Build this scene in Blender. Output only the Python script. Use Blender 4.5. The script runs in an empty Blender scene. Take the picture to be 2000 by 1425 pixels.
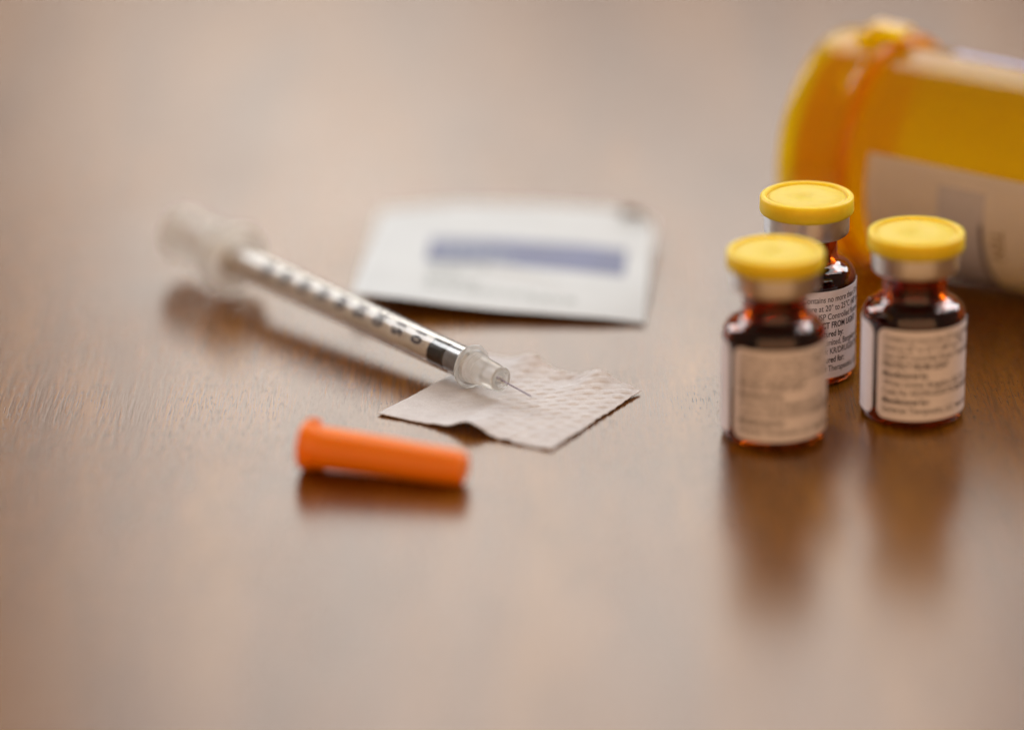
import bpy, bmesh, math, random
from mathutils import Vector, Matrix, noise
R = math.radians
MM = 0.001
random.seed(7)
scene = bpy.context.scene
COL = scene.collection

# ------------------------------------------------------------------ camera
cam_d = bpy.data.cameras.new('camera')
cam = bpy.data.objects.new('camera', cam_d); COL.objects.link(cam)
PITCH, ROLL, DIST = R(20.3), R(0.7), 0.621
cam_d.lens = 135.0; cam_d.sensor_width = 36.0; cam_d.sensor_fit = 'HORIZONTAL'
cam_d.clip_start = 0.02; cam_d.clip_end = 50.0
cam.matrix_world = (Matrix.Translation((0, -DIST*math.cos(PITCH), DIST*math.sin(PITCH)))
                    @ Matrix.Rotation(math.pi/2 - PITCH, 4, 'X') @ Matrix.Rotation(-ROLL, 4, 'Z'))
cam_d.dof.use_dof = True
cam_d.dof.focus_distance = 0.6055
cam_d.dof.aperture_fstop = 3.6
scene.camera = cam

# ------------------------------------------------------------------ world, lamps, exposure
world = bpy.data.worlds.new('World'); scene.world = world; world.use_nodes = True
bg = world.node_tree.nodes['Background']
bg.inputs['Color'].default_value = (0.60, 0.42, 0.30, 1); bg.inputs['Strength'].default_value = 0.28

def area_lamp(name, az, dist, z, w, h, watts, color):
    """area lamp for a window of the room or the added fill, az degrees to the right of straight behind the table"""
    d = bpy.data.lights.new(name, 'AREA'); d.shape = 'RECTANGLE'; d.size = w; d.size_y = h
    d.energy = watts; d.color = color
    o = bpy.data.objects.new(name, d); COL.objects.link(o)
    p = Vector((dist*math.sin(R(az)), dist*math.cos(R(az)), z))
    o.location = p
    o.rotation_euler = (Vector((0, 0, z*0.35)) - p).to_track_quat('-Z', 'Y').to_euler()
    return o
area_lamp('window_light', 1.2, 1.9, 1.40, 0.74, 1.7, 12.2, (1.0, 0.97, 0.90))
area_lamp('window_light', -45, 1.9, 1.15, 0.9, 1.5, 27, (0.98, 0.99, 1.0))
area_lamp('window_light', 47, 1.9, 1.10, 0.65, 1.3, 21, (0.92, 0.97, 1.0))
area_lamp('window_light', -7, 1.9, 0.50, 0.42, 0.16, 0.33, (1.0, 0.95, 0.86))   # low pane beside it
area_lamp('window_light', 48, 1.7, 2.10, 1.6, 1.3, 21, (0.98, 0.99, 1.0))     # high window, sky light
area_lamp('front_fill', 178, 2.6, 1.2, 5.0, 3.2, 58, (1.0, 0.60, 0.30))      # added warm fill behind the viewer, brightens the shaded fronts

scene.view_settings.view_transform = 'Standard'; scene.view_settings.look = 'None'
scene.view_settings.exposure = 0.22; scene.view_settings.gamma = 1.0
scene.render.engine = 'CYCLES'
cy = scene.cycles
cy.use_denoising = True; cy.use_adaptive_sampling = False
try: cy.denoiser = 'OPENIMAGEDENOISE'
except Exception: pass
cy.max_bounces = 24; cy.transmission_bounces = 20; cy.glossy_bounces = 10; cy.diffuse_bounces = 6
cy.transparent_max_bounces = 16; cy.blur_glossy = 0.5; cy.sample_clamp_indirect = 8.0

# ------------------------------------------------------------------ materials
def new_mat(name):
    m = bpy.data.materials.new(name); m.use_nodes = True
    nt = m.node_tree; b = nt.nodes['Principled BSDF']
    return m, nt, b
def node(nt, typ, **kw):
    n = nt.nodes.new(typ)
    for k, v in kw.items():
        if k in n.inputs: n.inputs[k].default_value = v
        else: setattr(n, k, v)
    return n
def obj_coords(nt, scale=(1, 1, 1), rot=(0, 0, 0)):
    tc = nt.nodes.new('ShaderNodeTexCoord'); mp = nt.nodes.new('ShaderNodeMapping')
    mp.inputs['Scale'].default_value = scale; mp.inputs['Rotation'].default_value = rot
    nt.links.new(tc.outputs['Object'], mp.inputs['Vector'])
    return mp.outputs['Vector']
def ramp(nt, fac, stops):
    r = nt.nodes.new('ShaderNodeValToRGB'); e = r.color_ramp.elements
    while len(e) < len(stops): e.new(0.5)
    for el, (p, c) in zip(e, stops):
        el.position = p; el.color = (*c, 1) if len(c) == 3 else c
    nt.links.new(fac, r.inputs['Fac']); return r.outputs['Color']
def mix(nt, a, b, fac, mode='MIX'):
    m = nt.nodes.new('ShaderNodeMix'); m.data_type = 'RGBA'; m.blend_type = mode
    for s, v in ((6, a), (7, b)):
        if isinstance(v, tuple): m.inputs[s].default_value = (*v, 1)
        else: nt.links.new(v, m.inputs[s])
    if isinstance(fac, float): m.inputs[0].default_value = fac
    else: nt.links.new(fac, m.inputs[0])
    return m.outputs[2]

def simple(name, col, rough=0.5, metal=0.0, trans=0.0, ior=1.45, sss=0.0, sss_r=(1, .5, .3), sss_s=0.001,
           var=0.06, vscale=900, bump=0.0, bscale=3000, rvar=0.0, spec=0.5):
    """principled material with slight mottling of colour and gloss and an optional fine relief"""
    m, nt, b = new_mat(name)
    v = obj_coords(nt)
    n = node(nt, 'ShaderNodeTexNoise', Scale=vscale, Detail=3.0); nt.links.new(v, n.inputs['Vector'])
    lo = tuple(max(0, c*(1-var)) for c in col); hi = tuple(min(1, c*(1+var)) for c in col)
    c = ramp(nt, n.outputs['Fac'], [(0.3, lo), (0.7, hi)])
    nt.links.new(c, b.inputs['Base Color'])
    b.inputs['Roughness'].default_value = rough; b.inputs['Metallic'].default_value = metal
    b.inputs['Transmission Weight'].default_value = trans; b.inputs['IOR'].default_value = ior
    b.inputs['Specular IOR Level'].default_value = spec
    if rvar:
        n3 = node(nt, 'ShaderNodeTexNoise', Scale=vscale*0.7, Detail=4.0); nt.links.new(v, n3.inputs['Vector'])
        mr = node(nt, 'ShaderNodeMapRange'); mr.inputs[3].default_value = max(0, rough-rvar); mr.inputs[4].default_value = rough+rvar
        nt.links.new(n3.outputs['Fac'], mr.inputs[0]); nt.links.new(mr.outputs[0], b.inputs['Roughness'])
    if sss:
        b.inputs['Subsurface Weight'].default_value = sss; b.inputs['Subsurface Radius'].default_value = sss_r
        b.inputs['Subsurface Scale'].default_value = sss_s
    if bump:
        n2 = node(nt, 'ShaderNodeTexNoise', Scale=bscale, Detail=3.0); nt.links.new(v, n2.inputs['Vector'])
        bp = node(nt, 'ShaderNodeBump', Strength=bump, Distance=0.0002)
        nt.links.new(n2.outputs['Fac'], bp.inputs['Height']); nt.links.new(bp.outputs['Normal'], b.inputs['Normal'])
    return m

def wood_material():
    m, nt, b = new_mat('varnished wood')
    L = nt.links
    # broad figure running away from the camera
    n1 = node(nt, 'ShaderNodeTexNoise', Scale=1.0, Detail=5.0, Roughness=0.55, Distortion=0.6)
    L.new(obj_coords(nt, (55, 7, 7)), n1.inputs['Vector'])
    base = ramp(nt, n1.outputs['Fac'], [(0.25, (0.080, 0.022, 0.0008)), (0.5, (0.145, 0.048, 0.0014)), (0.75, (0.215, 0.082, 0.0040))])
    # fine fibres
    n2 = node(nt, 'ShaderNodeTexNoise', Scale=1.0, Detail=4.0, Roughness=0.6)
    L.new(obj_coords(nt, (1500, 75, 75)), n2.inputs['Vector'])
    fib = ramp(nt, n2.outputs['Fac'], [(0.3, (0.68, 0.66, 0.62)), (0.7, (1.18, 1.18, 1.20))])
    c = mix(nt, base, fib, 1.0, 'MULTIPLY')
    # open pores: short dark dashes along the grain
    n3 = node(nt, 'ShaderNodeTexNoise', Scale=1.0, Detail=1.0)
    L.new(obj_coords(nt, (4200, 330, 330)), n3.inputs['Vector'])
    pore = ramp(nt, n3.outputs['Fac'], [(0.60, (0, 0, 0)), (0.70, (1, 1, 1))])
    n3b = node(nt, 'ShaderNodeTexNoise', Scale=1.0, Detail=2.0)
    L.new(obj_coords(nt, (90, 30, 30)), n3b.inputs['Vector'])
    dens = ramp(nt, n3b.outputs['Fac'], [(0.35, (0.15, 0.15, 0.15)), (0.62, (0.9, 0.9, 0.9))])
    pm = mix(nt, pore, dens, 1.0, 'MULTIPLY')
    c = mix(nt, c, (0.030, 0.010, 0.004), pm)
    L.new(c, b.inputs['Base Color'])
    # satin lacquer, a little uneven
    n4 = node(nt, 'ShaderNodeTexNoise', Scale=1.0, Detail=4.0)
    L.new(obj_coords(nt, (40, 16, 16)), n4.inputs['Vector'])
    mr = node(nt, 'ShaderNodeMapRange'); mr.inputs[3].default_value = 0.20; mr.inputs[4].default_value = 0.28
    L.new(n4.outputs['Fac'], mr.inputs[0]); L.new(mr.outputs[0], b.inputs['Roughness'])
    b.inputs['IOR'].default_value = 1.5
    # relief: pores sink, fibres stand slightly proud
    h = node(nt, 'ShaderNodeMath', operation='MULTIPLY_ADD'); h.inputs[1].default_value = -0.6
    L.new(pm, h.inputs[0]); L.new(n2.outputs['Fac'], h.inputs[2])
    bp = node(nt, 'ShaderNodeBump', Strength=0.38, Distance=0.00006)
    L.new(h.outputs[0], bp.inputs['Height']); L.new(bp.outputs['Normal'], b.inputs['Normal'])
    return m

def mix_translucent(name, col, rough, cloud, trans_col=None, ior=1.46, bump=0.0, through=0.6):
    """clear plastic with some milkiness: glass-like shader mixed with diffuse and translucent light"""
    m, nt, b = new_mat(name)
    L = nt.links
    v = obj_coords(nt)
    n = node(nt, 'ShaderNodeTexNoise', Scale=260.0, Detail=3.0); L.new(v, n.inputs['Vector'])
    lo = tuple(c*0.94 for c in col); hi = tuple(min(1, c*1.05) for c in col)
    c = ramp(nt, n.outputs['Fac'], [(0.3, lo), (0.7, hi)])
    L.new(c, b.inputs['Base Color'])
    b.inputs['Transmission Weight'].default_value = 1.0; b.inputs['Roughness'].default_value = rough
    b.inputs['IOR'].default_value = ior
    df = node(nt, 'ShaderNodeBsdfDiffuse'); tr = node(nt, 'ShaderNodeBsdfTranslucent')
    tcol = trans_col or col
    df.inputs['Color'].default_value = (*tcol, 1); tr.inputs['Color'].default_value = (*tcol, 1)
    m1 = node(nt, 'ShaderNodeMixShader'); m1.inputs[0].default_value = through
    L.new(df.outputs[0], m1.inputs[1]); L.new(tr.outputs[0], m1.inputs[2])
    m2 = node(nt, 'ShaderNodeMixShader'); m2.inputs[0].default_value = cloud
    L.new(b.outputs[0], m2.inputs[1]); L.new(m1.outputs[0], m2.inputs[2])
    out = [x for x in nt.nodes if x.type == 'OUTPUT_MATERIAL'][0]
    L.new(m2.outputs[0], out.inputs['Surface'])
    if bump:
        n2 = node(nt, 'ShaderNodeTexNoise', Scale=700.0, Detail=2.0); L.new(v, n2.inputs['Vector'])
        bp = node(nt, 'ShaderNodeBump', Strength=bump, Distance=0.0003)
        L.new(n2.outputs['Fac'], bp.inputs['Height']); L.new(bp.outputs['Normal'], b.inputs['Normal'])
    return m

def cloth_material():
    m, nt, b = new_mat('pressed gauze')
    L = nt.links; v = obj_coords(nt)
    n = node(nt, 'ShaderNodeTexNoise', Scale=260.0, Detail=5.0, Roughness=0.65); L.new(v, n.inputs['Vector'])
    c = ramp(nt, n.outputs['Fac'], [(0.3, (0.68, 0.66, 0.67)), (0.7, (0.78, 0.765, 0.775))])
    n2 = node(nt, 'ShaderNodeTexNoise', Scale=4200.0, Detail=4.0, Roughness=0.7); L.new(v, n2.inputs['Vector'])
    f = ramp(nt, n2.outputs['Fac'], [(0.3, (0.86, 0.85, 0.84)), (0.7, (1.08, 1.08, 1.08))])
    L.new(mix(nt, c, f, 1.0, 'MULTIPLY'), b.inputs['Base Color'])
    b.inputs['Roughness'].default_value = 0.9; b.inputs['Specular IOR Level'].default_value = 0.15
    n3 = node(nt, 'ShaderNodeTexNoise', Scale=2600.0, Detail=5.0, Roughness=0.7); L.new(v, n3.inputs['Vector'])
    bp = node(nt, 'ShaderNodeBump', Strength=0.4, Distance=0.00008)
    L.new(n3.outputs['Fac'], bp.inputs['Height']); L.new(bp.outputs['Normal'], b.inputs['Normal'])
    tr = node(nt, 'ShaderNodeBsdfTranslucent'); tr.inputs['Color'].default_value = (0.75, 0.68, 0.6, 1)
    mx = node(nt, 'ShaderNodeMixShader'); mx.inputs[0].default_value = 0.18
    out = [x for x in nt.nodes if x.type == 'OUTPUT_MATERIAL'][0]
    L.new(b.outputs[0], mx.inputs[1]); L.new(tr.outputs[0], mx.inputs[2]); L.new(mx.outputs[0], out.inputs['Surface'])
    return m

M = {}
M['wood'] = wood_material()
M['amber_glass'] = simple('amber glass', (0.40, 0.060, 0.002), rough=0.015, trans=1.0, ior=1.51, var=0.03, vscale=300, bump=0.05, bscale=350)
M['yellow_plastic'] = simple('yellow plastic', (0.79, 0.54, 0.014), rough=0.47, sss=0.8, sss_r=(1, .7, .05), sss_s=0.004, var=0.04, bump=0.12, bscale=2500, rvar=0.08)
M['aluminium'] = simple('brushed aluminium', (0.80, 0.79, 0.78), rough=0.36, metal=1.0, var=0.05, bump=0.10, bscale=1800, rvar=0.08)
M['label_paper'] = simple('label paper', (0.78, 0.735, 0.79), rough=0.42, var=0.03, bump=0.08, bscale=2500, rvar=0.06)
M['ink'] = simple('black ink', (0.035, 0.028, 0.045), rough=0.5, var=0.1)
M['grey_rubber'] = simple('grey rubber', (0.14, 0.13, 0.13), rough=0.7, var=0.1)
M['clear_plastic'] = mix_translucent('clear plastic', (0.98, 0.985, 0.98), 0.03, 0.008, (0.85, 0.85, 0.84))
M['milky_plastic'] = mix_translucent('milky plastic', (0.93, 0.94, 0.93), 0.22, 0.30, (0.82, 0.82, 0.80), bump=0.15)
M['cloudy_plastic'] = mix_translucent('cloudy plastic', (0.96, 0.96, 0.95), 0.2, 0.38, (0.92, 0.90, 0.86), bump=0.1)
M['white_plastic'] = simple('white plastic', (0.90, 0.885, 0.86), rough=0.4, sss=0.3, sss_r=(1, 1, 1), var=0.03, rvar=0.08)
M['black_rubber'] = simple('black rubber', (0.008, 0.008, 0.011), rough=0.45, var=0.1, rvar=0.08)
M['tip_reflection'] = simple('blue grey barrel reflection', (0.26, 0.29, 0.34), rough=0.25, var=0.1)  # blue grey paints in the reflections of the clear barrel tip
M['steel'] = simple('needle steel', (0.42, 0.36, 0.45), rough=0.3, metal=1.0, var=0.04)
M['orange_plastic'] = simple('orange plastic', (1.0, 0.225, 0.0), rough=0.36, sss=0.5, sss_r=(1, .3, .02), sss_s=0.002, var=0.04, bump=0.08, bscale=1500, rvar=0.07)
M['amber_plastic'] = mix_translucent('amber plastic', (1.0, 0.79, 0.008), 0.04, 0.36, (1.0, 0.77, 0.001), ior=1.49, through=0.85)
M['amber_cap_plastic'] = mix_translucent('deep amber plastic', (1.0, 0.79, 0.006), 0.07, 0.38, (1.0, 0.74, 0.001), ior=1.49, through=0.85)
M['amber_neck'] = mix_translucent('orange neck plastic', (1.0, 0.45, 0.004), 0.1, 0.55, (1.0, 0.36, 0.001), ior=1.49, through=0.85)
M['amber_ring'] = mix_translucent('orange ring plastic', (1.0, 0.66, 0.005), 0.08, 0.45, (1.0, 0.50, 0.001), ior=1.49, through=0.85)
M['amber_inside'] = simple('amber plastic inner face', (1.0, 0.97, 0.85), rough=0.15, trans=1.0, ior=1.35, var=0.01)
M['bottle_label'] = simple('bottle label paper', (0.76, 0.72, 0.70), rough=0.45, var=0.03, vscale=200)
M['lavender_highlight'] = simple('lavender highlight', (0.58, 0.61, 0.88), rough=0.4, var=0.03)  # lavender brightened to give the bluish highlight along the bottle top
M['grey_print'] = simple('grey print', (0.50, 0.46, 0.46), rough=0.45, var=0.05)
M['brown_print'] = simple('dark print', (0.10, 0.06, 0.05), rough=0.5, var=0.1)
M['olive_print'] = simple('olive print', (0.25, 0.16, 0.05), rough=0.5, var=0.1)
M['white_paper'] = simple('coated white paper', (0.56, 0.595, 0.62), rough=0.6, var=0.03, vscale=120, bump=0.15, bscale=500, rvar=0.08)
M['blue_print'] = simple('blue print', (0.06, 0.078, 0.20), rough=0.42, var=0.15, vscale=120)
M['pale_blue_print'] = simple('pale blue print', (0.20, 0.25, 0.34), rough=0.42, var=0.1, vscale=120)
M['pale_grey_print'] = simple('pale grey print', (0.36, 0.40, 0.41), rough=0.5, var=0.15, vscale=200)
M['olive_corner'] = simple('olive brown corner', (0.15, 0.085, 0.016), rough=0.7, spec=0.2, var=0.15)
M['cloth'] = cloth_material()
def let_light_through(m, amount, col):
    nt = m.node_tree; b = nt.nodes['Principled BSDF']; out = [x for x in nt.nodes if x.type == 'OUTPUT_MATERIAL'][0]
    tr = node(nt, 'ShaderNodeBsdfTranslucent'); tr.inputs['Color'].default_value = (*col, 1)
    mx = node(nt, 'ShaderNodeMixShader'); mx.inputs[0].default_value = amount
    nt.links.new(b.outputs[0], mx.inputs[1]); nt.links.new(tr.outputs[0], mx.inputs[2]); nt.links.new(mx.outputs[0], out.inputs['Surface'])
let_light_through(M['bottle_label'], 0.4, (0.85, 0.8, 0.75))

# ------------------------------------------------------------------ builders
def tag(o, label=None, cat=None, group=None, kind=None):
    if label: o['label'] = label
    if cat: o['category'] = cat
    if group: o['group'] = group
    if kind: o['kind'] = kind
    return o
def empty(name, loc, rot=(0, 0, 0)):
    o = bpy.data.objects.new(name, None); COL.objects.link(o)
    o.location = loc; o.rotation_euler = rot; o.empty_display_size = 0.005
    return o
def link(name, me, mat, parent=None, smooth=True, sharp=35):
    me.materials.clear(); me.materials.append(mat)
    if smooth:
        for p in me.polygons: p.use_smooth = True
        me.set_sharp_from_angle(angle=R(sharp))
    o = bpy.data.objects.new(name, me); COL.objects.link(o)
    if parent: o.parent = parent
    return o
def mesh_from(name, verts, faces):
    me = bpy.data.meshes.new(name); me.from_pydata([tuple(v) for v in verts], [], faces); me.update()
    bm = bmesh.new(); bm.from_mesh(me)
    bmesh.ops.remove_doubles(bm, verts=bm.verts, dist=1e-7)
    bmesh.ops.recalc_face_normals(bm, faces=bm.faces); bm.to_mesh(me); bm.free()
    return me
def arc(cx, cz, rad, a0, a1, n=5):
    return [(cx+rad*math.cos(R(a0+(a1-a0)*i/n)), cz+rad*math.sin(R(a0+(a1-a0)*i/n))) for i in range(n+1)]
def lathe(name, prof, n=64, closed=False, frame=None, rfun=None):
    """revolve a profile of (radius, height) millimetres about Z; frame places it"""
    verts, faces = [], []
    m = len(prof)
    for i in range(n):
        a = 2*math.pi*i/n
        for (r_, z_) in prof:
            k = rfun(a, r_, z_) if rfun else 1.0
            v = Vector((r_*k*math.cos(a), r_*k*math.sin(a), z_))*MM
            verts.append(frame @ v if frame else v)
    segs = m if closed else m-1
    for i in range(n):
        j = (i+1) % n
        for s in range(segs):
            t = (s+1) % m
            f = [i*m+s, j*m+s, j*m+t, i*m+t]
            if prof[s][0] < 1e-6: f = [i*m+s, j*m+t, i*m+t]
            elif prof[t][0] < 1e-6: f = [i*m+s, j*m+s, i*m+t]
            faces.append(f)
    return mesh_from(name, verts, faces)
def text_mesh(body, width=None, size=1.0, bold=0.0, res=4, xscale=None):
    """flat letters as (verts, faces) with the baseline on y=0, starting at x=0"""
    cu = bpy.data.curves.new('letters', 'FONT'); cu.body = body; cu.size = size; cu.offset = bold; cu.resolution_u = res
    to = bpy.data.objects.new('letters', cu); COL.objects.link(to)
    bpy.context.view_layer.update()
    dg = bpy.context.evaluated_depsgraph_get()
    me = bpy.data.meshes.new_from_object(to.evaluated_get(dg))
    vs = [Vector(v.co) for v in me.vertices]; fs = [tuple(p.vertices) for p in me.polygons]
    x0 = min(v.x for v in vs); w = max(v.x for v in vs)-x0
    k = (width/w) if width else (xscale or 1.0)
    vs = [Vector(((v.x-x0)*k, v.y, 0)) for v in vs]
    bpy.data.objects.remove(to); bpy.data.curves.remove(cu); bpy.data.meshes.remove(me)
    return vs, fs
class Print:
    """collects flat print laid on a surface through a mapping function (x, y) -> point"""
    def __init__(s): s.v = []; s.f = []
    def add(s, vs, fs, fn):
        b = len(s.v); s.v += [fn(p.x, p.y) for p in vs]; s.f += [tuple(b+i for i in f) for f in fs]
    def rect(s, x0, y0, x1, y1, fn, nx=12, ny=2):
        vs = [Vector((x0+(x1-x0)*i/nx, y0+(y1-y0)*j/ny, 0)) for j in range(ny+1) for i in range(nx+1)]
        fs = [(j*(nx+1)+i, j*(nx+1)+i+1, (j+1)*(nx+1)+i+1, (j+1)*(nx+1)+i) for j in range(ny) for i in range(nx)]
        s.add(vs, fs, fn)
    def build(s, name, mat, parent):
        me = bpy.data.meshes.new(name); me.from_pydata([tuple(p) for p in s.v], [], s.f); me.update()
        me.materials.append(mat)
        o = bpy.data.objects.new(name, me); COL.objects.link(o); o.parent = parent
        return o
def axis_frame(p, d):
    """matrix whose Z runs along d and X stays level, placed at p (metres)"""
    z = Vector(d).normalized(); x = Vector((0, 0, 1)).cross(z)
    x = x.normalized() if x.length > 1e-6 else Vector((1, 0, 0))
    y = z.cross(x)
    m = Matrix((x, y, z)).transposed().to_4x4(); m.translation = p
    return m
def copy_tree(o, parent=None):
    c = o.copy(); COL.objects.link(c)
    if parent: c.parent = parent
    for ch in list(o.children): copy_tree(ch, c)
    return c

# ------------------------------------------------------------------ the table
def table():
    bm = bmesh.new()
    bmesh.ops.create_cube(bm, size=1.0)
    for v in bm.verts: v.co = Vector((v.co.x*1.9, v.co.y*1.7+0.25, v.co.z*0.032-0.016))
    bmesh.ops.bevel(bm, geom=list(bm.edges), offset=0.003, segments=3, affect='EDGES')
    me = bpy.data.meshes.new('table_top'); bm.to_mesh(me); bm.free()
    o = link('table_top', me, M['wood'], sharp=30)
    tag(o, 'brown wooden table top with satin lacquer and grain running away', kind='structure')
table()

# ------------------------------------------------------------------ amber vials
def vial_body():
    out = ([(0, .45), (5.9, .45), (6.6, .12)] + arc(7.0, 1.0, 1.0, -90, 0, 5)[1:] + [(8.0, 8.0)]
           + arc(5.2, 15.7, 2.8, 0, 62, 9) + [(6.0, 18.45), (5.5, 18.75), (5.15, 19.15), (5.0, 19.7), (4.95, 20.5), (4.95, 22.6)]
           + [(5.3, 23.1), (6.2, 23.35), (6.35, 23.7), (6.35, 26.6), (6.0, 27.0)])
    inn = ([(3.5, 27.0), (3.5, 20.2), (3.75, 19.2), (4.4, 18.3)] + list(reversed(arc(4.6, 15.4, 2.3, 0, 75, 7)))
           + [(6.9, 8.0), (6.9, 2.6), (6.5, 1.9), (5.6, 1.65), (0, 1.75)])
    return lathe('glass_body', out+inn, 96)
def curved_panel(name, rad, th, z0, z1, a0, a1, corner, n=96):
    """a sheet wrapped round the vertical axis with rounded corners; angles measured from -Y towards +X"""
    vs, fs = [], []
    arcl = R(a1-a0)*rad
    ds = sorted(set([corner*(1-math.cos(R(90*i/7))) for i in range(8)] + [arcl-corner*(1-math.cos(R(90*i/7))) for i in range(8)]
                    + [arcl*i/n for i in range(n+1) if corner < arcl*i/n < arcl-corner]))
    for d in ds:
        e = min(d, arcl-d); ins = 0
        if e < corner: ins = corner-math.sqrt(max(0, corner**2-(corner-e)**2))
        a = R(a0)+d/rad
        for rr in (rad, rad-th):
            for z in (z0+ins, z1-ins): vs.append(Vector((rr*math.sin(a), -rr*math.cos(a), z))*MM)
    k = len(ds)
    for i in range(k-1):
        a, b = 4*i, 4*(i+1)
        fs += [(a, b, b+1, a+1), (a+2, a+3, b+3, b+2), (a+1, b+1, b+3, a+3), (a, a+2, b+2, b)]
    fs += [(0, 1, 3, 2), (4*k-4, 4*k-2, 4*k-1, 4*k-3)]
    me = bpy.data.meshes.new(name); me.from_pydata([tuple(v) for v in vs], [], fs); me.update()
    bm = bmesh.new(); bm.from_mesh(me); bmesh.ops.recalc_face_normals(bm, faces=bm.faces); bm.to_mesh(me); bm.free()
    return me
def make_vial():
    root = empty('glass_vial', (0, 0, 0))
    link('glass_body', vial_body(), M['amber_glass'], root)
    link('stopper', lathe('stopper', [(0, 23.6), (3.0, 23.6), (3.45, 23.9), (3.45, 26.95), (6.2, 27.05), (6.2, 27.35), (0, 27.35)], 48), M['grey_rubber'], root)
    seal = ([(5.25, 22.95), (5.9, 22.85)] + arc(6.15, 23.45, 0.6, -90, 0, 5) + [(6.78, 24.5), (6.78, 27.0)] + arc(6.4, 27.1, 0.38, 0, 90, 4)
            + [(3.0, 27.5), (3.0, 27.4), (6.3, 27.4), (6.55, 27.1), (6.55, 23.6), (6.2, 23.2), (5.25, 23.05)])
    link('metal_seal', lathe('metal_seal', seal, 80, closed=True), M['aluminium'], root)
    cap = ([(0, 28.55), (0.7, 28.55), (1.0, 28.68), (5.7, 28.74), (6.0, 28.62), (6.15, 28.45), (6.32, 28.45), (6.45, 28.75), (6.6, 28.95), (6.85, 29.0)]
           + arc(6.95, 28.5, 0.47, 75, 8, 5) + [(7.45, 27.2)] + arc(6.85, 26.75, 0.62, 0, -80, 5) + [(6.5, 26.2), (6.5, 27.6), (0, 27.6)])
    link('flip_cap', lathe('flip_cap', cap, 96), M['yellow_plastic'], root)
    lab = link('label', curved_panel('label', 8.09, 0.06, 1.45, 15.65, -42.5, 310.5, 1.5), M['label_paper'], root, sharp=50)
    pr = Print()
    lines = [('Contains no more than 57 mcg/L aluminum', .010, None), ('Store at 20° to 25°C (68° to 77°F)', .010, None),
             ('[See USP Controlled Room Temperature]', .010, None), ('PROTECT FROM LIGHT', .035, 10.8), ('Manufactured by:', .035, None),
             ('Wintac Limited, Bangalore 562 123', .010, None), ('Code No: KR/DRUGS/KTK/28D/06/2008', .010, None),
             ('Manufactured for:', .035, None), ('Somerset Therapeutics, LLC', .010, None)]
    rad = 8.115
    def on_label(zb):
        def fn(x, y):
            a = R(-42.5)+(x+1.2)/rad
            return Vector((rad*math.sin(a), -rad*math.cos(a), zb+y))*MM
        return fn
    for i, (t, b, w) in enumerate(lines):
        vs, fs = text_mesh(t, width=w, size=1.38, bold=b, xscale=0.76)
        pr.add(vs, fs, on_label(15.65-1.75-1.41*i))
    vs, fs = text_mesh('Made in India', size=0.95, bold=.015, xscale=0.76)
    pr.add([v+Vector((12.6, 0.1, 0)) for v in vs], fs, on_label(15.65-1.75-1.41*8))
    pr.build('print', M['ink'], lab)
    return root

proto = make_vial()
vials = [((40.1, -31.4), -10.3, 'amber vial with yellow cap standing in front, nearest the viewer and blurred'),
         ((62.25, -23.2), -6.0, 'amber vial with yellow cap on the right, in front of the orange bottle label'),
         ((46.9, -4.6), 26.6, 'sharp amber vial with yellow cap standing behind, half hidden by the nearest vial')]
for i, ((x, y), rz, lab) in enumerate(vials):
    o = proto if i == 0 else copy_tree(proto)
    o.location = (x*MM, y*MM, 0.00002); o.rotation_euler.z = R(rz); o.scale.z = 1.028
    tag(o, lab, 'vial', 'amber vials with yellow caps')

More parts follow.
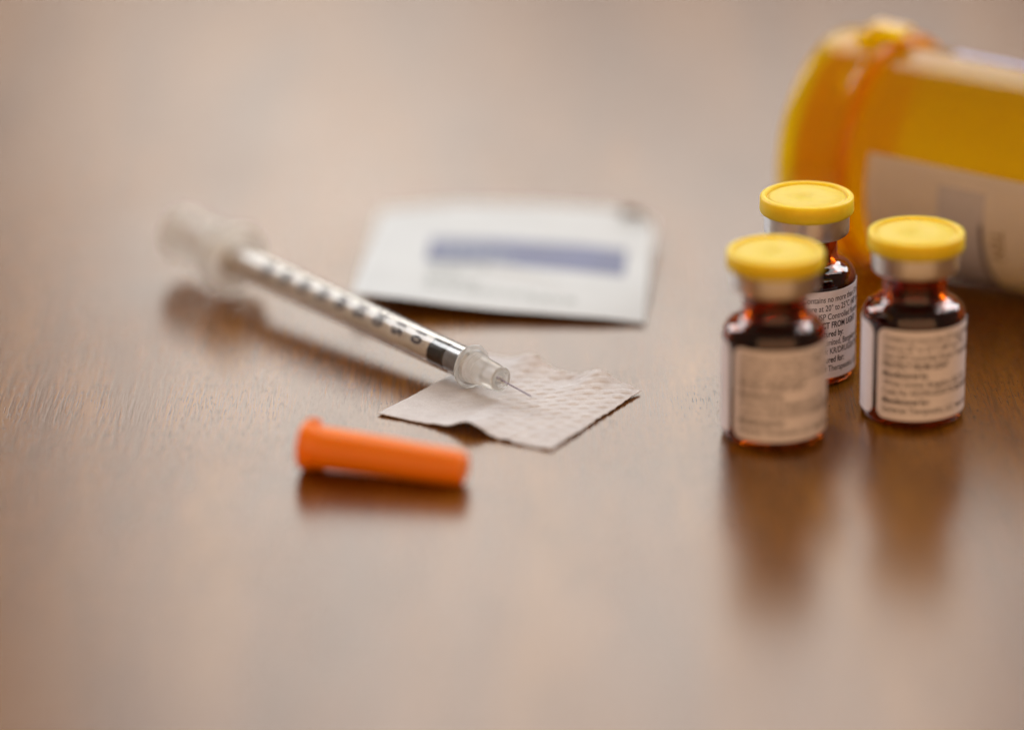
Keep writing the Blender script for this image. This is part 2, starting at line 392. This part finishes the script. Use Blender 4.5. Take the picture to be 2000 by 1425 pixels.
# ------------------------------------------------------------------ pill bottle on its side
def pill_bottle():
    root = empty('pill_bottle', (0.0661, 0.048, 0.0204), (0, R(1.8), R(-33)))
    # along local X: the cap end is at negative X, the closed base at positive X
    fr = Matrix.Rotation(math.pi/2, 4, 'Y')
    RB = 18.5
    body = ([(17.0, -9.5), (17.2, -9.7), (17.9, -9.7), (18.1, -9.5), (18.1, -1.2), (RB, -0.6), (RB, -0.4), (RB, 0.5), (RB, 25), (RB, 50), (RB, 67), (RB, 68)] + arc(RB-2.5, 68.5, 2.5, 0, 90, 5) + [(0, 70.4)]
            + [(0, 69.0), (15.5, 69.0), (RB-1.5, 67.2), (RB-1.5, 66.5), (RB-1.5, 40), (RB-1.5, 2.0), (RB-1.5, 1.0), (17.0, -0.5)])
    def inner_faces(o):
        o.data.materials.append(M['amber_inside'])
        for p in o.data.polygons:
            c, n = p.center, p.normal
            if c.y*n.y+c.z*n.z < -0.3*math.hypot(c.y, c.z): p.material_index = 1
    bb = link('bottle_body', lathe('bottle_body', body, 128, closed=False, frame=fr), M['amber_plastic'], root)
    inner_faces(bb)
    bb.data.materials.append(M['amber_neck'])
    for p in bb.data.polygons:
        if p.center.x < -0.0008 and p.material_index == 0: p.material_index = 2
    lip = [(RB+.05, -0.9), (20.0, -1.1), (20.45, -0.7), (20.45, 0.5), (20.0, 0.9), (RB+.05, 0.8)]
    lo = link('lip_ring', lathe('lip_ring', lip, 128, closed=True, frame=fr), M['amber_ring'], root)
    rib = lambda a, r_, z_: 1.0+(0.006*max(0, math.cos(a*60)) if r_ > 19 and -11 < z_ < -2 else 0)
    cap = ([(0, -13.2), (16.0, -13.2)] + arc(17.2, -10.8, 2.4, -90, -8, 6) + [(19.65, -9.5), (19.66, -9.2), (19.69, -2.9), (19.7, -2.6), (19.9, -2.2), (19.9, -1.35), (18.6, -1.35), (18.45, -2.0), (18.4, -9.9), (17.0, -11.3), (0, -11.4)])
    inner_faces(link('bottle_cap', lathe('bottle_cap', cap, 240, frame=fr), M['amber_cap_plastic'], root))
    # push tab moulded on top of the lip: a small arch with two cheeks
    bm = bmesh.new()
    def block(x0, x1, y0, y1, z0, z1, bev=0.3):
        r = bmesh.ops.create_cube(bm, size=1.0)
        for v in r['verts']:
            v.co = Vector((((x0+x1)/2+v.co.x*(x1-x0))*MM, ((y0+y1)/2+v.co.y*(y1-y0))*MM, ((z0+z1)/2+v.co.z*(z1-z0))*MM))
        es = {e for v in r['verts'] for e in v.link_edges}
        bmesh.ops.bevel(bm, geom=list(es), offset=bev*MM, segments=2, affect='EDGES')
    block(-6.5, -2.0, -4.2, -2.6, 19.1, 21.4); block(-6.5, -2.0, 2.6, 4.2, 19.1, 21.4); block(-5.6, 1.6, -2.4, 2.4, 20.7, 22.2, 0.5)
    me = bpy.data.meshes.new('push_tab'); bm.to_mesh(me); bm.free()
    link('push_tab', me, M['amber_cap_plastic'], root)
    # label: wraps from the front, under the bottle, to just past the top at the back
    def fpos(rr, th, x):        # th: degrees from the top towards the viewer's side
        return Vector((x, -rr*math.sin(R(th)), rr*math.cos(R(th))))*MM
    vs, fs = [], []; n = 90; t0, t1 = 73.0, 215.0; xs = [4.2, 20, 36, 52, 65]
    for rr in (RB+.14, RB+.05):
        for i in range(n+1):
            for x in xs: vs.append(fpos(rr, t0+(t1-t0)*i/n, x))
    k = len(xs); off = (n+1)*k
    for i in range(n):
        for j in range(k-1):
            a = i*k+j; fs.append((a, a+1, a+k+1, a+k)); fs.append((off+a, off+a+k, off+a+k+1, off+a+1))
    for i in range(n):
        for j in (0, k-1):
            a = i*k+j; fs.append((a, a+k, off+a+k, off+a))
    for j in range(k-1):
        for i in (0, n):
            a = i*k+j; fs.append((a, a+1, off+a+1, off+a))
    lab = link('label', mesh_from('label', vs, fs), M['bottle_label'], root, sharp=50)
    rp = RB+.17
    def on(x, y): return fpos(rp, 73.0+math.degrees(y/rp), x)      # x along the bottle, y down round the label
    p = Print(); p.rect(17.6, 3.0, 26.2, 30, on, 2, 40); p.build('grey_panel', M['grey_print'], lab)
    rp2 = RB+.19
    def on2(x, y): return fpos(rp2, 73.0+math.degrees(y/rp2), x)
    p = Print()
    p.rect(25.2, 8.6, 25.9, 24, on2, 1, 30)
    p.build('small_print', M['brown_print'], lab)
    p = Print()
    for txt, x0, y0, sz in (('TEN', 27.4, 9.0, 3.3),):
        v_, f_ = text_mesh(txt, size=sz, bold=.02)
        p.add(v_, f_, lambda x, y, x0=x0, y0=y0: on2(x0+y, y0+x))
    p.build('large_print', M['olive_print'], lab)
    vs, fs = [], []; n = 12; xs = [9, 30, 50, 64]; k = len(xs); off = (n+1)*k
    for rr in (RB+.12, RB+.04):
        for i in range(n+1):
            for x in xs: vs.append(fpos(rr, -4-26*i/n, x))
    for i in range(n):
        for j in range(k-1):
            a = i*k+j; fs.append((a, a+1, a+k+1, a+k)); fs.append((off+a, off+a+k, off+a+k+1, off+a+1))
        for j in (0, k-1):
            a = i*k+j; fs.append((a, a+k, off+a+k, off+a))
    for j in range(k-1):
        for i in (0, n):
            a = i*k+j; fs.append((a, a+1, off+a+1, off+a))
    tag(link('highlight_strip', mesh_from('highlight_strip', vs, fs), M['lavender_highlight'], root, sharp=50), 'pale bluish strip along the top of the bottle')  # strip whose colour carries the bluish highlight
    tag(root, 'orange translucent pill bottle lying on its side behind the vials', 'pill bottle')
    return root
pill_bottle()

# ------------------------------------------------------------------ syringe
def syringe():
    back = Vector((-47.28, 37.28, 6.3))*MM; hub = Vector((-1.64, -17.59, 4.0))*MM
    d = (hub-back).normalized()
    # local frame: Z along the needle direction from the finger flange, Y roughly up
    base = Vector((back.x, back.y, 0.0))
    root = empty('syringe', base)
    fr = Matrix.Translation((0, 0, 0.0063)) @ axis_frame(Vector((0, 0, 0)), d)
    L = (hub-back).length/MM; dz = L-67.437
    fr2 = fr @ Matrix.Translation((0, 0, dz*MM))                   # frame of the parts at the needle end
    RO, RI = 2.62, 2.2
    tube = [(RO, 0.6), (RO, 59.6+dz), (RI, 59.6+dz), (RI, 0.6)]
    link('barrel', lathe('barrel', tube, 64, closed=True, frame=fr), M['clear_plastic'], root)
    fl = ([(RI, -0.6), (5.3, -0.6), (5.7, -0.3), (5.75, 0.2), (5.6, 0.7), (3.4, 0.9), (2.95, 1.5), (2.75, 3.2), (2.64, 3.2), (2.64, .6), (RI, .6)])
    wing = lambda a, r_, z_: 1.0+(0.16*abs(math.cos(a))**2 if r_ > 4 else 0)
    link('finger_flange', lathe('finger_flange', fl, 64, closed=True, frame=fr, rfun=wing), M['cloudy_plastic'], root)
    # plunger rod: four-ribbed rod filling most of the bore
    rod = [(0, -4.0), (1.55, -4.0), (2.0, -3.0), (2.02, 51.2+dz), (0, 51.2+dz)]
    link('plunger_rod', lathe('plunger_rod', rod, 40, frame=fr), M['white_plastic'], root)
    th = ([(0, -5.2), (2.4, -5.2), (3.8, -5.3), (4.35, -5.0)] + [(4.6, -4.5), (4.65, -14.8)] + arc(4.3, -15.0, 0.4, 0, -90, 3)
          + [(3.8, -15.3), (3.7, -14.4), (0, -14.0)])
    link('thumb_rest', lathe('thumb_rest', th, 64, frame=fr), M['cloudy_plastic'], root)
    st = ([(0, 51.2), (1.7, 51.2), (2.18, 51.5), (2.18, 55.0), (1.9, 55.2), (1.9, 55.4), (0, 55.4)])
    s = link('stopper', lathe('stopper', st, 48, frame=fr2), M['black_rubber'], root)
    link('stopper_nose', lathe('stopper_nose', [(0, 55.4), (2.12, 55.45), (2.15, 58.6), (1.2, 59.3), (0, 59.5)], 48, frame=fr2), M['tip_reflection'], s)  # nose coloured as the clear tube reflecting in front of the stopper
    col = ([(2.05, 59.7), (3.2, 59.65)] + arc(3.25, 59.95, 0.3, -90, 90, 6) + [(2.9, 60.3), (2.75, 60.6), (2.62, 60.7), (2.05, 60.6)])
    link('collar', lathe('collar', col, 80, closed=True, frame=fr2), M['milky_plastic'], root)
    H = L-dz
    hb = ([(0, 60.7), (2.62, 60.7), (2.60, 61.4), (2.50, 61.5), (2.50, 61.9), (2.44, 62.0), (2.42, 62.4), (2.34, 62.5), (2.2, 65.0), (2.0, H-.9)] + arc(1.7, H-.45, 0.35, -10, 90, 4)
          + [(1.35, H-.1), (1.25, H-.5), (0.55, H-.8), (0.45, H-.2), (0.3, H), (0, H)])
    h = link('needle_hub', lathe('needle_hub', hb, 64, frame=fr2), M['milky_plastic'], root)
    tip = Vector((3.13, -22.6, 3.0))*MM - base
    hp = hub-base
    nf = axis_frame(hp, tip-hp); nl = (tip-hp).length/MM
    link('needle', lathe('needle', [(0, -1.5), (0.13, -1.5), (0.13, nl-.7), (0.02, nl)], 14, frame=nf), M['steel'], root)
    # printed scale: one number every 4.75 mm, tops of the digits towards the needle, and the graduation lines
    pr = Print(); rp = RO+.02
    def on(x, y):   # x round the barrel towards the viewer, y along the barrel
        a = R(START)+x/rp
        v = Vector((rp*math.cos(a)*SX, rp*math.sin(a), y))*MM
        return fr @ v
    # which side of the local frame faces the viewer
    global SX, START
    side = (fr.to_3x3() @ Vector((1, 0, 0)))
    SX = 1 if side.y < 0 else -1
    START = 90.0
    START = 90.0
    def on(x, y):
        a = R(90.0)-x/rp
        return fr @ (Vector((rp*math.cos(a)*SX, rp*math.sin(a), y))*MM)
    for kk in range(1, 10):
        num = str(5*(kk+1)); t = 57.6-5.025*kk
        v_, f_ = text_mesh(num, size=3.3, bold=.11, xscale=0.85)
        w = max(p.x for p in v_); hmax = max(p.y for p in v_)
        v_ = [Vector((p.x-w+3.15, p.y-hmax/2+t, 0)) for p in v_]
        pr.add(v_, f_, on)
    for kk in range(51):
        t = 62.6-1.005*kk
        ln = 1.5 if kk % 5 == 0 else 0.9
        pr.rect(-0.9-ln, t-.07, -0.9, t+.07, on, 4, 1)
    pr.build('scale_print', M['ink'], root)
    tag(root, 'clear insulin syringe with bare needle pointing at the beige gauze', 'syringe')
syringe()

# ------------------------------------------------------------------ orange needle cap
LUGS = (75, 195, 315)
def needle_cap():
    a = Vector((-31.6, -43.7, 3.75))*MM; b = Vector((-7.0, -51.5, 2.62))*MM
    d = (b-a); L = d.length/MM
    base = Vector((a.x, a.y, 0.0))
    root = empty('needle_cap', base)
    fr = axis_frame(a-base, d)
    prof = ([(2.4, 0.0), (3.4, -0.1), (3.68, 0.15), (3.75, 1.1), (3.6, 1.8), (3.35, 2.3), (3.2, 3.2), (3.18, 3.6), (2.67, L-2.1), (2.65, L-1.7)] + arc(1.55, L-1.1, 1.1, 0, 90, 7)
            + [(0, L), (0, L-1.0), (1.6, L-1.2), (2.3, 2.5)])
    rib = lambda t, r_, z_: 1.0+(0.028*max(0, math.cos(t*12))**2 if 2.3 < z_ < L-2 and r_ > 2.6 else 0)
    link('cap_body', lathe('cap_body', prof, 192, frame=fr, rfun=rib), M['orange_plastic'], root)
    # small grip lugs on the flange
    for ang in LUGS:
        bm = bmesh.new()
        r = bmesh.ops.create_cube(bm, size=1.0)
        for v in r['verts']: v.co = Vector((v.co.x*1.0, v.co.y*1.5, v.co.z*2.2))*MM
        bmesh.ops.bevel(bm, geom=list(bm.edges), offset=.3*MM, segments=3, affect='EDGES')
        mt = fr @ Matrix.Rotation(R(ang), 4, 'Z') @ Matrix.Translation(Vector((3.7, 0, 1.35))*MM)
        bm.transform(mt)
        me = bpy.data.meshes.new('grip_lug'); bm.to_mesh(me); bm.free()
        link('grip_lug', me, M['orange_plastic'], root)
    tag(root, 'orange plastic needle cap lying loose in front of the gauze', 'needle cap')
needle_cap()

# ------------------------------------------------------------------ white sachet
def sachet():
    BL, BR = Vector((-26.7, 25.9, 3.8)), Vector((22.0, 18.0, 0.6))
    TL, TR = Vector((-23.3, 79.8, 0.8)), Vector((25.9, 68.0, 3.2))
    org = Vector((0, 48, 0))
    def surf(u, v):
        p = BL*(1-u)*(1-v)+BR*u*(1-v)+TL*(1-u)*v+TR*u*v
        z = p.z
        z += 1.5*math.sin(math.pi*u)*v**3                      # far edge bows up
        z -= 1.1*math.sin(math.pi*min(1, u*1.15))*(1-v)**3*0.35  # near edge sags
        z += 0.55*math.sin(math.pi*u)*math.sin(math.pi*v)      # the pad inside
        z += 0.18*noise.noise(Vector((u*5, v*5, 1.3)))
        cu = max(0.0, u+v-1.88)/0.12                            # far right corner curls over
        z += 0.7*cu*cu
        p = p - Vector((2.6, 4.0, 0))*cu*cu
        crease = math.exp(-((v-(0.42-0.42*(u-0.35)))/0.035)**2)*max(0, 1-abs(u-0.55)/0.3)
        z += 0.5*crease
        return Vector((p.x, p.y, max(0.12, z)))
    n = 60; vs, fs = [], []
    for lay in (0, 1):
        for j in range(n+1):
            for i in range(n+1):
                u, v = i/n, j/n
                e = min(u, 1-u, v, 1-v)
                th = 0.10+0.5*min(1, max(0, e-.06)/.12)
                p = surf(u, v)
                z = p.z if lay == 0 else max(0.03, p.z-th)
                vs.append((Vector((p.x, p.y, z))-org)*MM)
    N = (n+1)**2
    for j in range(n):
        for i in range(n):
            a = j*(n+1)+i
            fs.append((a, a+1, a+n+2, a+n+1)); fs.append((N+a, N+a+n+1, N+a+n+2, N+a+1))
    ring = [i for i in range(n+1)]+[j*(n+1)+n for j in range(1, n+1)]+[n*(n+1)+i for i in range(n-1, -1, -1)]+[j*(n+1) for j in range(n-1, 0, -1)]
    for i in range(len(ring)):
        a, b = ring[i], ring[(i+1) % len(ring)]
        fs.append((a, N+a, N+b, b))
    root = empty('sachet', org*MM)
    me = bpy.data.meshes.new('packet'); me.from_pydata([tuple(v) for v in vs], [], fs); me.update()
    pk = link('packet', me, M['white_paper'], root, sharp=60)
    def on(u, v):
        p = surf(u, v)+Vector((0, 0, 0.05)); return (p-org)*MM
    p = Print(); p.rect(0.218, 0.385, 0.915, 0.63, on, 40, 10); p.build('blue_band', M['blue_print'], pk)
    def on2(u, v):
        q = surf(u, v)+Vector((0, 0, 0.075)); return (q-org)*MM
    p = Print()
    random.seed(3)
    x = 0.26
    while x < 0.50:
        w = random.uniform(.02, .05); p.rect(x, .44, x+w, .50, on2, 4, 3); x += w+.012
    x = 0.25
    while x < 0.40:
        w = random.uniform(.02, .06); p.rect(x, .555, x+w, .585, on2, 4, 3); x += w+.012
    p.build('band_lettering', M['pale_blue_print'], pk)
    p = Print()
    for row, (v0, x1) in enumerate(((.33, .42), (.26, .34), (.13, .60), (.19, .42))):
        x = .235
        while x < x1:
            w = random.uniform(.012, .045); p.rect(x, v0, x+w, v0+.032, on2, 4, 2); x += w+.010
    x = .60
    while x < .76:
        w = random.uniform(.02, .04); p.rect(x, .10, x+w, .14, on2, 4, 2); x += w+.010
    p.build('small_lettering', M['pale_grey_print'], pk)
    # back corner turned over, given a dark olive brown colour
    cs, cf = [], []
    k = 10
    for j in range(k+1):
        for i in range(k+1):
            s, t = i/k, j/k
            a = 200*t
            q = surf(1, 1)
            px = q.x-0.2-3.4*s; py = q.y-0.2+0.6*(1-s)+0.9*math.sin(R(a))
            cs.append((Vector((px, py, q.z+.15+0.9*(1-math.cos(R(a)))*(0.5+0.5*s)))-org)*MM)
    for j in range(k):
        for i in range(k):
            a = j*(k+1)+i; cf.append((a, a+1, a+k+2, a+k+1))
    me = bpy.data.meshes.new('turned_corner'); me.from_pydata([tuple(v) for v in cs], [], cf); me.update()
    co = link('turned_corner', me, M['olive_corner'], root, sharp=60)
    sm = co.modifiers.new('thickness', 'SOLIDIFY'); sm.thickness = 0.00012
    tag(root, 'white paper sachet with blue printed band lying behind the syringe', 'sachet')
sachet()

# ------------------------------------------------------------------ gauze
def gauze():
    Lc, B, Rc, T = Vector((-21.1, -21.9, 0)), Vector((5.7, -38.3, 0)), Vector((20.3, -13.8, 0)), Vector((-4.0, 3.0, 0))
    org = Vector((0, -17, 0))
    n = 190
    def top(u, v):      # u from left to bottom corner (near edge), v from near edge to far edge
        p = Lc*(1-u)*(1-v)+B*u*(1-v)+T*(1-u)*v+Rc*u*v
        # frayed, slightly wandering outline
        e = 0.35*noise.noise(Vector((p.x*.35, p.y*.35, 4)))+0.12*noise.noise(Vector((p.x*1.7, p.y*1.7, 9)))
        bx = e*(1 if min(u, 1-u, v, 1-v) < .001 else 0.4)
        p = p+Vector((bx, bx*.6, 0))
        z = 0.36+0.16*noise.noise(Vector((p.x*.16, p.y*.16, 2)))+0.05*noise.noise(Vector((p.x*.6, p.y*.6, 5)))
        z += 1.8*math.exp(-((u-.53)/.095)**2)*(1-v)**5          # ruck in the near edge
        z += 0.3*math.exp(-((u-.36)/.06)**2)*(1-v)**6
        z += v**4*(1.7*math.exp(-((u-.30)/.10)**2)+1.55*math.exp(-((u-.74)/.10)**2)+0.5+0.5*math.exp(-((u-.92)/.05)**2))*(1-0.7*u**10)
        z -= 0.9*math.exp(-((u-.57)/.07)**2)*math.exp(-((v-.9)/.07)**2)
        # embossed bricks: rows of small raised rectangles, staggered
        a = p.x*1.0+p.y*0.10; b_ = -p.x*0.10+p.y*1.0
        row = b_/1.75; ri = math.floor(row); fy = row-ri
        cx = a/3.0+(0.5 if ri % 2 else 0); ci = math.floor(cx); fx = cx-ci
        def plate(f, m):
            t = max(0.0, min(1.0, (0.5-abs(f-0.5)-m)/0.29)); return t*t*(3-2*t)
        amp = 0.20*(0.7+0.6*noise.noise(Vector((ci*.7, ri*.7, 3))))
        amp *= max(0.15, min(1.0, (u*1.3+v*.55-.28)*1.4))          # pressed flat towards the left
        z += amp*plate(fx, .07)*plate(fy, .02)
        return Vector((p.x, p.y, max(0.2, z)))
    vs, fs = [], []
    for lay in (0, 1):
        for j in range(n+1):
            for i in range(n+1):
                q = top(i/n, j/n) if lay == 0 else Vector(vs[j*(n+1)+i])/MM+org
                vs.append(tuple((Vector((q.x, q.y, q.z-(0.14 if lay else 0)))-org)*MM))
    N = (n+1)**2
    for j in range(n):
        for i in range(n):
            a = j*(n+1)+i
            fs.append((a, a+1, a+n+2, a+n+1)); fs.append((N+a, N+a+n+1, N+a+n+2, N+a+1))
    ring = [i for i in range(n+1)]+[j*(n+1)+n for j in range(1, n+1)]+[n*(n+1)+i for i in range(n-1, -1, -1)]+[j*(n+1) for j in range(n-1, 0, -1)]
    for i in range(len(ring)):
        a, b = ring[i], ring[(i+1) % len(ring)]
        fs.append((a, N+a, N+b, b))
    me = bpy.data.meshes.new('gauze_pad'); me.from_pydata(vs, [], fs); me.update()
    o = link('gauze_pad', me, M['cloth'], sharp=70)
    o.location = org*MM
    tag(o, 'beige embossed gauze square with rucked edges lying under the needle', 'gauze pad')
gauze()
